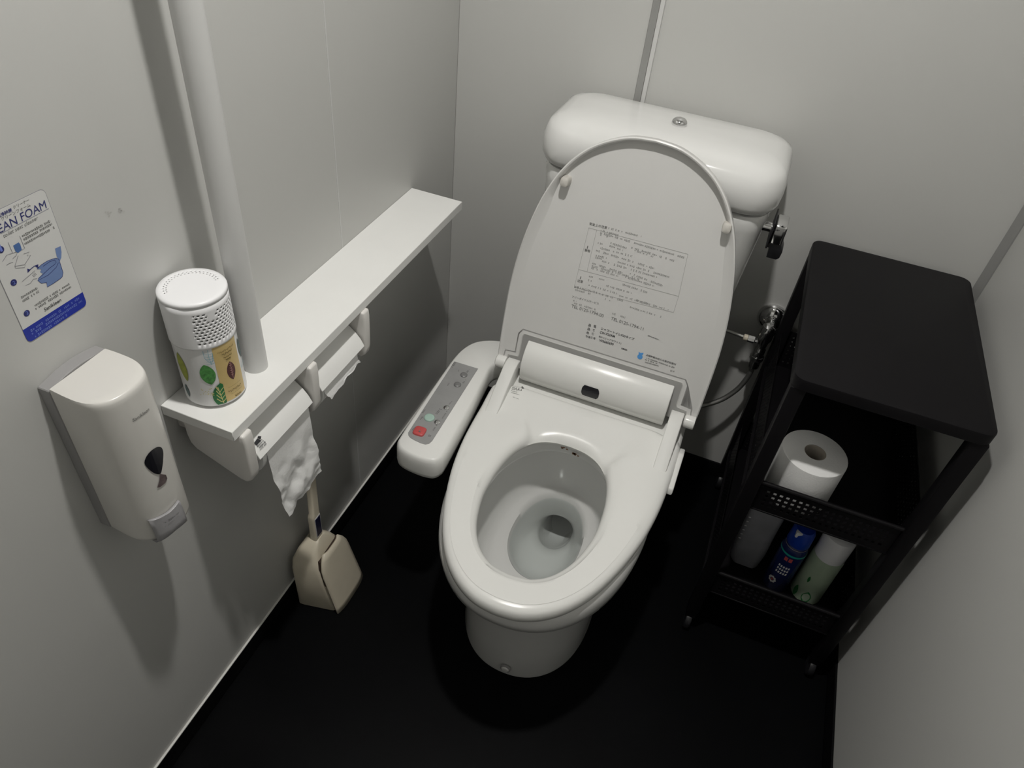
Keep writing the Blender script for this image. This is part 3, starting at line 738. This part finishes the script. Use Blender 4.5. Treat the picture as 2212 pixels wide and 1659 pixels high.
def frontx(y):
    best = None
    for (xa, ya), (xb, yb) in zip(dsp, dsp[1:]):
        if ya <= y <= yb or yb <= y <= ya:
            t = 0 if abs(yb-ya) < 1e-9 else (y-ya)/(yb-ya); x = xa+(xb-xa)*t
            best = x if best is None else max(best, x)
    return best if best is not None else .02
def onfront(d):
    def f(p):
        y = max(-.0415, min(.0395, p.y-DY)); return Vector((.0168+(frontx(y)-.0168)*1.01+d, p.y, p.z))
    return f
dpx = lambda cx, cy, x=.088: hit((60+.3014*cx, 700+.3014*cy), (x, 0, 0), (1, 0, 0))
def fillpoly(pts, fn, name, m_, parent):
    # outline -> triangulated, subdivided, mapped onto the curved front
    bm = bmesh.new(); f = bm.faces.new([bm.verts.new(p) for p in pts]); bmesh.ops.triangulate(bm, faces=[f])
    for _ in range(2): bmesh.ops.subdivide_edges(bm, edges=bm.edges, cuts=1, use_grid_fill=True)
    for v in bm.verts: v.co = fn(v.co)
    return mesh(name, bm, m_, parent)
tear = [(905, 870), (935, 876), (948, 905), (947, 950), (940, 1010), (926, 1062), (890, 1062), (848, 1032), (820, 988), (832, 935), (862, 895)]
fillpoly([Vector(v) for v in spline([dpx(*q) for q in tear], 3, True)], onfront(.0006), 'level_window', 'black', cover)
fillpoly([dpx(*q) for q in ((922, 1064), (965, 1070), (976, 1095), (960, 1130), (925, 1160), (908, 1165), (920, 1110))], onfront(.0006), 'brown_patch', 'smoke', cover)  # small brown patch on the front below the window
tx = Print(); tx.text('Sanikleen', dpx(722, 690, .086), dpx(838, 605, .086), (1, 0, 0), .002, .1); tx.build('name_print', 'inkm', cover, fn=onfront(.0006))
lvr = [(-.026, .632), (-.026, .668), (-.013, .6705), (.002, .670), (.017, .668), (.019, .655), (.019, .634), (.006, .628), (-.014, .627)]
bm = bmesh.new(); top = []; 
yy = [-.034+.042*i/10 for i in range(11)]
rg = []
for z, d, in ((.674, .0008), (.673, .0035), (.661, .0045), (.648, .0055), (.639, .0050), (.635, .002), (.636, -.004)):
    rg.append([Vector((.0168+(frontx(y)-.0168)+d, DY+y, z-.004*abs(y+.011)/.023*(1 if z < .645 else 0)+(.003*abs(y+.011)/.023 if z > .66 else 0))) for y in yy])
lvo = solid(mesh('push_lever', loft(rg, False, False, closed=False), 'dlever', DI, ang=40), .0015)
lt2 = Print(); lt2.dashes(dpx(970, 1425, .092), dpx(1050, 1345, .092), (1, 0, 0), .004, .9); lt2.build('lever_print', 'grey', lvo, fn=onfront(.0066))
# ================================================================ instruction sticker on the left wall
SY0, SY1, SZ0, SZ1 = -1.0845, -1.0055, .9295, 1.0735
SK = thing('instruction_sticker', 'white and blue instruction sticker with drawings on the left wall above the dispenser', 'sticker', (0, -1.045, .93))
NXW = Vector((1, 0, 0)); wp = lambda px: hit(px, (0, 0, 0), NXW)
def srect(y0, y1, z0, z1, r, d, low=True, high=True):
    out = []
    for k, (sy, sz) in enumerate(((1, 1), (-1, 1), (-1, -1), (1, -1))):
        rr2 = r if (sz > 0 and high) or (sz < 0 and low) else .0001
        for i in range(5):
            a = math.pi/2*k+math.pi/2*i/4
            out.append(Vector((d, (y1 if sy > 0 else y0)-sy*rr2+rr2*math.cos(a), (z1 if sz > 0 else z0)-sz*rr2+rr2*math.sin(a))))
    return out
mesh('border', loft([srect(SY0, SY1, SZ0, SZ1, .006, 0.0001), srect(SY0, SY1, SZ0, SZ1, .006, .0003)]), 'sline', SK, smooth=False)
mesh('film', loft([srect(SY0+.0006, SY1-.0006, SZ0+.0006, SZ1-.0006, .0055, .0003), srect(SY0+.0006, SY1-.0006, SZ0+.0006, SZ1-.0006, .0055, .0005)]), 'spaper', SK, smooth=False)
mesh('blue_band', flat(srect(SY0, SY1, SZ0, SZ0+.0175, .0055, .0006, True, False)), 'sblue', SK, smooth=False)
k1 = lambda x, y: (x*.10852, 400+y*.1085)      # crop coordinates of the sticker's upper part
k2 = lambda x, y: (x*.11455, 560+y*.11453)     # lower part
LX = Vector((.0007, 0, 0))
nav, gry, blk, lbl, mbl, lin, whi = Print(), Print(), Print(), Print(), Print(), Print(), Print()
e0, e1 = wp(k1(20, 938)), wp(k1(935, 437)); d_ = (e1-e0)/8.0
st0 = e0-(e1-e0)*.29
nav.text('CLEAN FOAM', st0, e1, NXW, .0, .12, 1.05)
nav.text('洗浄除菌', wp(k1(235, 515))+(wp(k1(0, 625))-wp(k1(235, 515)))*1.25, wp(k1(235, 515)), NXW, .02)
gry.text('クリーナー', wp(k1(262, 470)), wp(k1(575, 312)), NXW, .006)
gry.text('クリーンフォーム', wp(k1(25, 705)), wp(k1(600, 410)), NXW, .004)
gry.text('toilet seat cleaner', wp(k1(70, 1045)), wp(k1(760, 670)), NXW, 0, .3)
for a, b in (((440, 1040), (1000, 735)), ((470, 1110), (1035, 790)), ((490, 1195), (1085, 860))): gry.dashes(wp(k1(*a)), wp(k1(*b)), NXW, .0030, .85)
for a, b in (((400, 745), (705, 560)), ((425, 815), (730, 625)), ((620, 920), (1310, 480)), ((645, 975), (1340, 535))): gry.dashes(wp(k2(*a)), wp(k2(*b)), NXW, .0030, .85)
blk.text('Sanikleen', wp(k2(835, 985)), wp(k2(1150, 785)), NXW, .01, .1)
nav.line([wp(k1(0, 965)), wp(k1(960, 460))], .0003, NXW)
# drawings
mbl.poly([wp(k1(*q)) for q in ((250, 1200), (360, 1135), (390, 1165), (425, 1285), (350, 1345), (300, 1320))])
for pl_ in (((150, 1135), (240, 1345)), ((380, 1005), (480, 1250), (425, 1290)), ((40, 1520), (120, 1390), (240, 1350), (320, 1325)), ((120, 1590), (170, 1555), (250, 1530)), ((240, 1460), (310, 1400), (330, 1340)),
            ((285, 1610), (480, 1580), (600, 1390), (530, 1405), (575, 1325), (460, 1365)), ((350, 1400), (285, 1610), (300, 1650), (480, 1635), (490, 1590))):
    lin.line([wp(k1(*q)) for q in pl_], .0005, NXW)
for pl_ in (((405, 420), (600, 255), (650, 210)), ((470, 490), (560, 455), (620, 370), (690, 360)), ((600, 290), (640, 330)), ((620, 270), (660, 310)), ((640, 250), (680, 290))): lin.line([wp(k2(*q)) for q in pl_], .0005, NXW)
lbl.poly([wp(k2(*q)) for q in ((685, 185), (770, 100), (880, 30), (985, -10), (1050, -25), (1100, 0), (1120, 60), (1180, 250), (1165, 325), (1130, 360), (1000, 450), (880, 522), (868, 435), (770, 450), (700, 400), (720, 345), (800, 270), (745, 240), (770, 185))])
lbl.poly([wp(k1(*q)) for q in ((1085, 1260), (1195, 1210), (1215, 1330), (1210, 1440), (1180, 1510), (1120, 1420))])
for pl_ in (((685, 185), (770, 100), (880, 30), (985, -10), (1050, -25), (1100, 0), (1120, 60), (1180, 250), (1165, 325), (1130, 360), (1000, 450), (880, 522), (868, 435), (770, 450), (700, 400), (900, 295), (1050, 150), (1090, 60)),
            ((710, 370), (830, 255), (930, 160), (1020, 95), (1050, 50), (1020, 10), (930, 40), (800, 130))): nav.line([wp(k2(*q)) for q in pl_], .00055, NXW)
nav.line([wp(k2(*q)) for q in ((530, 225), (580, 170), (640, 125), (690, 105))], .0008, NXW)
for q, s_ in (((705, 98), 1), ((515, 245), -1)):
    c_ = wp(k2(*q)); nav.poly([c_+Vector((0, s_*.0005, s_*.0005)), c_+Vector((0, -s_*.0035, .0006-s_*.001)), c_+Vector((0, -s_*.001, -s_*.004))])
for ctr, dg_ in ((k1(5, 1280), '1'), (k2(248, 436), '2'), (k2(495, 1015), '3')):
    c_ = wp(ctr); nav.poly([c_+Vector((0, .0035*math.cos(a*math.pi/10), .0035*math.sin(a*math.pi/10))) for a in range(20)])
    whi.text(dg_, c_+Vector((.0003, -.0012, -.0018)), c_+Vector((.0003, .0012, -.0018)), NXW, .01)
for a, b in (((580, 1370), (1510, 735)), ((600, 1430), (1540, 800)), ((660, 1480), (1270, 1060))): whi.dashes(wp(k2(*a)), wp(k2(*b)), NXW, .0032, .85)
nav.build('title_print', 'inkb', SK, LX*1.1); gry.build('text_print', 'inkm', SK, LX); blk.build('maker_print', 'ink', SK, LX)
lbl.build('toilet_drawing', 'slblue', SK, LX); mbl.build('bottle_drawing', 'smblue', SK, LX); lin.build('hand_drawing', 'sline', SK, LX); whi.build('white_print', 'swhite', SK, LX*1.2)
# ================================================================ toilet brush in its case
BS = thing('brush_case', 'ivory plastic toilet brush case on the floor against the left wall', 'brush case', (.065, -.735, 0))
def quad(a, b, c, d, z, k=.012, n=4):
    P_ = [Vector((*q, z)) for q in (a, b, c, d)]; out = []
    for i in range(4):
        p, q0, q1 = P_[i], P_[i-1], P_[(i+1) % 4]
        s0 = p+(q0-p).normalized()*k; s1 = p+(q1-p).normalized()*k
        for j in range(n+1):
            t = j/n; out.append(s0*(1-t)**2+p*2*t*(1-t)+s1*t*t)
    return out
mesh('case_body', loft([quad((.022, -.794), (.106, -.777), (.100, -.684), (.018, -.698), 0.0), quad((.021, -.796), (.107, -.779), (.101, -.683), (.017, -.697), .004), quad((.014, -.790), (.078, -.776), (.074, -.684), (.011, -.695), .12),
      quad((.013, -.783), (.068, -.771), (.065, -.687), (.011, -.697), .142), quad((.018, -.771), (.062, -.761), (.060, -.696), (.017, -.703), .160), quad((.026, -.755), (.058, -.748), (.056, -.707), (.025, -.712), .172, .008), quad((.034, -.742), (.054, -.738), (.053, -.716), (.034, -.719), .178, .006)]), 'ivory', BS, ang=50)
fpn = []
ny = 12
for j in range(11):
    t = j/10; z = .002+.158*t; xb = .118-.037*t; row = []
    y0, y1 = -.782+.008*t, -.676-.004*t
    if t > .72:
        sh_ = ((t-.72)/.28)**2*.020; y0 += sh_; y1 -= sh_*.9
    row = [Vector((xb-.006*(abs(-1+2*i/ny)**4)-.003*t, y0+(y1-y0)*i/ny, z)) for i in range(ny+1)]
    fpn.append(row)
solid(mesh('front_panel', loft(fpn, False, False, closed=False), 'ivory', BS, ang=60), .004)
mesh('gap_shade_fill', loft([[r[0]+Vector((-.004, .002, 0)), r[0]+Vector((-.016, .004, 0)), r[-1]+Vector((-.016, -.004, 0)), r[-1]+Vector((-.004, -.002, 0))] for r in fpn[5:10]]), 'inner', BS, smooth=False)  # dark brown block that paints the shade in the gap behind the front panel
BR = thing('toilet_brush', 'ivory handle of the toilet brush rising from its case below the hanging sheet', 'brush', (.044, -.728, .178))
def hr(y, x, hy, hx, z): return rrect(x, y, hx, hy, .004, z, 3)
mesh('handle', loft([hr(-.729, .044, .0125, .008, .176), hr(-.728, .044, .0125, .008, .245), hr(-.7275, .044, .0118, .0075, .252), hr(-.726, .044, .0105, .007, .256), hr(-.720, .044, .0100, .0065, .38), hr(-.716, .044, .0095, .006, .45), hr(-.716, .044, .006, .004, .454)]), 'ivory', BR)
mesh('handle_label', box((.0524, -.7365, .189), (.0532, -.7205, .243)), 'navyl', BR, smooth=False)
mesh('label_border', box((.0521, -.7380, .186), (.0526, -.7190, .246)), 'canw', BR, smooth=False)
# ================================================================ stop valve and hoses behind the toilet
VL = thing('stop_valve', 'chrome water stop valve on the back wall between the tank and the black cart', 'valve', (.785, 0, .50))
vc = Vector((.797, 0, .533))
mesh('wall_flange', lathe(vc, [(.033, 0), (.033, -.004), (.031, -.010), (.025, -.017), (.016, -.021), (.0125, -.022)], 36, 'y'), 'chrome', VL)
mesh('stem', lathe(vc+Vector((0, -.018, 0)), [(.0115, 0), (.0115, -.032), (.014, -.034), (.014, -.044), (.010, -.046)], 24, 'y'), 'chrome', VL)
mesh('valve_body', lathe((.793, -.058, .426), [(.008, 0), (.012, .003), (.012, .022), (.0085, .025), (.0085, .035), (.0125, .038), (.0125, .055), (.010, .06), (.012, .075), (.016, .085), (.016, .108), (.013, .118), (.007, .121)], 24), 'chrome', VL)
mesh('handle_nut', lathe((.793, -.058, .449), [(.010, 0), (.0155, .002), (.0155, .012), (.010, .014)], 8), 'chrome', VL)
mesh('side_outlet', lathe((.782, -.058, .499), [(.006, 0), (.006, -.006), (.0085, -.008), (.0085, -.022), (.006, -.024)], 8, 'x'), 'chrome', VL)
mesh('outlet_cap', lathe((.759, -.058, .499), [(.0075, 0), (.0075, -.008), (.004, -.010)], 16, 'x'), 'ivory', VL)
h1 = mesh('supply_hose', tube(spline([(.750, -.058, .499), (.722, -.060, .503), (.700, -.062, .506)], 6), .0042), 'steel', org=(.72, -.06, .50))
tag(h1, 'thin hose running from the stop valve to behind the toilet lid', 'hose')
h2 = mesh('supply_hose', tube(spline([(.793, -.058, .426), (.791, -.058, .395), (.780, -.060, .355), (.757, -.066, .318), (.728, -.075, .295), (.702, -.085, .285)], 6), .006), 'steel', org=(.72, -.08, .28))
tag(h2, 'braided grey hose curving down from the stop valve behind the toilet', 'hose')
# ================================================================ black cart
X0, X1, Y0, Y1, ZT = .812, 1.112, -.497, -.018, .749
CT = thing('storage_cart', 'black metal storage cart with two perforated shelves in the right corner', 'cart', ((X0+X1)/2, (Y0+Y1)/2, 0))
cxm, cym, hx_, hy_ = (X0+X1)/2, (Y0+Y1)/2, (X1-X0)/2, (Y1-Y0)/2
mesh('top_plate', loft([rrect(cxm, cym, hx_-.002, hy_-.002, .018, ZT-.022, 8), rrect(cxm, cym, hx_, hy_, .020, ZT-.021, 8), rrect(cxm, cym, hx_, hy_, .020, ZT-.003, 8), rrect(cxm, cym, hx_-.0008, hy_-.0008, .0195, ZT-.0008, 8), rrect(cxm, cym, hx_-.003, hy_-.003, .018, ZT, 8)]), 'cart', CT)
LW = .026
for sx in (0, 1):
    for sy in (0, 1):
        xa = X0+.002 if sx == 0 else X1-.002-LW; ya = Y0+.003 if sy == 0 else Y1-.003-LW
        lg = mesh('leg', box((xa, ya, .062), (xa+LW, ya+LW, ZT-.0215), .003, 2), 'cart', CT)
        cxx, cyy = xa+LW/2, ya+LW/2
        cs2 = mesh('caster', lathe((cxx-.008, cyy, .0225), [(.012, 0), (.0215, .002), (.0225, .005), (.0225, .011), (.0215, .014), (.012, .016)], 24, 'x'), 'blackp', CT)
        mesh('caster_fork', box((cxx-.011, cyy-.010, .040), (cxx+.011, cyy+.010, .063), .003, 2), 'cart', CT)
def basket(zf, hlip, hside, nm):
    b = mesh(nm, box((X0+.006, Y0+.010, zf-.004), (X1-.006, Y1-.006, zf), .001, 1), 'cart', CT)
    fx0, fx1 = X0+LW+.003, X1-LW-.003
    solid(mesh('front_lip', perf((fx0, Y0+.012, zf), (1, 0, 0), (0, 0, 1), fx1-fx0, hlip-.006, .0115, .0058, .008), 'cart', b, smooth=False), .0012)
    mesh('lip_rail', tube([(fx0-.002, Y0+.012, zf+hlip-.004), (fx1+.002, Y0+.012, zf+hlip-.004)], .0045, 10), 'cart', b)
    sy0, sy1 = Y0+LW+.004, Y1-LW-.004
    for x in (X0+.012, X1-.012):
        solid(mesh('side_wall', perf((x, sy0, zf), (0, 1, 0), (0, 0, 1), sy1-sy0, hside, .0115, .0042), 'cart', b, smooth=False), .0012)
    solid(mesh('back_wall', perf((fx0, Y1-.012, zf), (1, 0, 0), (0, 0, 1), fx1-fx0, hside, .0115, .0042), 'cart', b, smooth=False), .0012)
    return b
basket(.431, .072, .098, 'shelf')
basket(.150, .070, .095, 'shelf')
# things on the cart
roll('toilet_roll', (.9150, -.411, .4315), .0585, .110, 'spare toilet paper roll standing upright on the upper shelf of the black cart', ax='z', rc=.0195)
GC = Vector((1.034, -.402, .1505))
g = thing('spray_can', 'pale green spray can with clear frosted cap on the lower cart shelf', 'spray can', GC, 'cans on the lower cart shelf')
gb_ = mesh('can_body', lathe(GC, [(.029, 0), (.0315, .003), (.0315, .135), (.029, .142), (.026, .147)], 36), 'gcan', g)
mesh('cap', lathe(GC+Vector((0, 0, .1405)), [(.0305, 0), (.031, .002), (.031, .055), (.029, .062), (.022, .066), (.001, .067)], 36), 'clearcap', g)
lf = Print(); fa = math.atan2(CAM.y-GC.y, CAM.x-GC.x)
gcyl = lambda a, z: GC+Vector((.0319*math.cos(fa+math.radians(a)), .0319*math.sin(fa+math.radians(a)), z))
for a0, zc, hw, hh in ((12, .022, 17, .020), (-34, .020, 10, .018), (-12, .075, 5, .010)):
    n = 10
    up_ = [gcyl(a0-hw*(1-t*t), zc+hh*t) for t in [-1+2*k/n for k in range(n+1)]]; dn_ = [gcyl(a0+hw*(1-t*t), zc+hh*t) for t in [-1+2*k/n for k in range(n+1)]]
    lf.add(up_+dn_, [[k, k+1, n+1+k+1, n+1+k] for k in range(n)])
lf.build('leaf_print', 'dleaf', gb_)
BC = Vector((.969, -.405, .1505))
b_ = thing('spray_can', 'dark blue aerosol can with white nozzle and teal band on the lower cart shelf', 'spray can', BC, 'cans on the lower cart shelf')
bo = mesh('can_body', lathe(BC, [(.024, 0), (.026, .003), (.026, .130), (.0235, .140), (.018, .146)], 36), 'bluecan', b_)
mesh('cap', lathe(BC+Vector((0, 0, .1465)), [(.0225, 0), (.0235, .002), (.0225, .035), (.018, .045), (.001, .047)], 36), 'bluecap', b_)
mesh('band', lathe(BC, [(.0263, .122), (.0263, .127)], 36, cap0=False, cap1=False), 'tealb', bo); mesh('band', lathe(BC, [(.0252, .1325), (.0225, .1415)], 36, cap0=False, cap1=False), 'cream', bo)
nzv = BC+Vector((-.0095, -.0135, .182)); mesh('nozzle', box(nzv-Vector((.007, .006, .008)), nzv+Vector((.007, .006, .009)), .003, 2), 'canw', b_)
fl_ = Print(); fb = math.atan2(CAM.y-BC.y, CAM.x-BC.x)
bcyl = lambda a, z: BC+Vector((.0264*math.cos(fb+math.radians(a)), .0264*math.sin(fb+math.radians(a)), z))
for k in range(8):
    aa = k*math.pi/4; c0 = (-16+14*math.cos(aa), .035+.007*math.sin(aa)); fl_.poly([bcyl(c0[0]+6*math.cos(q), c0[1]+.0032*math.sin(q)) for q in (0, 1.05, 2.1, 3.14, 4.2, 5.25)])
for z in (.062, .072, .082):
    for k in range(5): fl_.poly([bcyl(-22+11*k, z), bcyl(-15+11*k, z+.001), bcyl(-15+11*k, z+.007), bcyl(-22+11*k, z+.006)])
fl_.build('flower_print', 'canw', bo)
rd = Print(); rd.poly([bcyl(-16+6*math.cos(q), .035+.0030*math.sin(q)) for q in (0, .8, 1.6, 2.4, 3.2, 4, 4.8, 5.6)])
for k in range(2): rd.poly([bcyl(-14+20*k, .106), bcyl(1+20*k, .106), bcyl(1+20*k, .117), bcyl(-14+20*k, .117)])
rd.build('red_print', 'red', bo, Vector((0, 0, .0001)))
PK = Vector((.8985, -.37, .1505))
pkb = thing('plastic_pack', 'translucent grey plastic pack leaning at the left end of the lower cart shelf', 'pack', PK)
def pr_(hx2, hy2, z, w=0): return [p+Vector((0, .002*math.sin(p.x*190+z*70), 0)) for p in rrect(PK.x, PK.y+w, hx2, hy2, min(hx2, hy2)*.7, PK.z+z, 5)]
mesh('pouch', loft([pr_(.028, .020, 0), pr_(.032, .026, .008), pr_(.0335, .028, .05), pr_(.033, .027, .11), pr_(.0335, .022, .16), pr_(.034, .012, .185), pr_(.034, .003, .197), pr_(.034, .0012, .21)]), 'bag', pkb)
db = Print()
for k in range(6):
    c_ = Vector((PK.x-.0315, PK.y-.0195, PK.z+.085+.014*k)); db.poly([c_+Vector((.003*math.cos(q), -.003*math.sin(q)*.4-.0045, .003*math.sin(q))) for q in (0, 1.05, 2.1, 3.14, 4.2, 5.25)])
db.build('dot_print', 'canw', pkb)
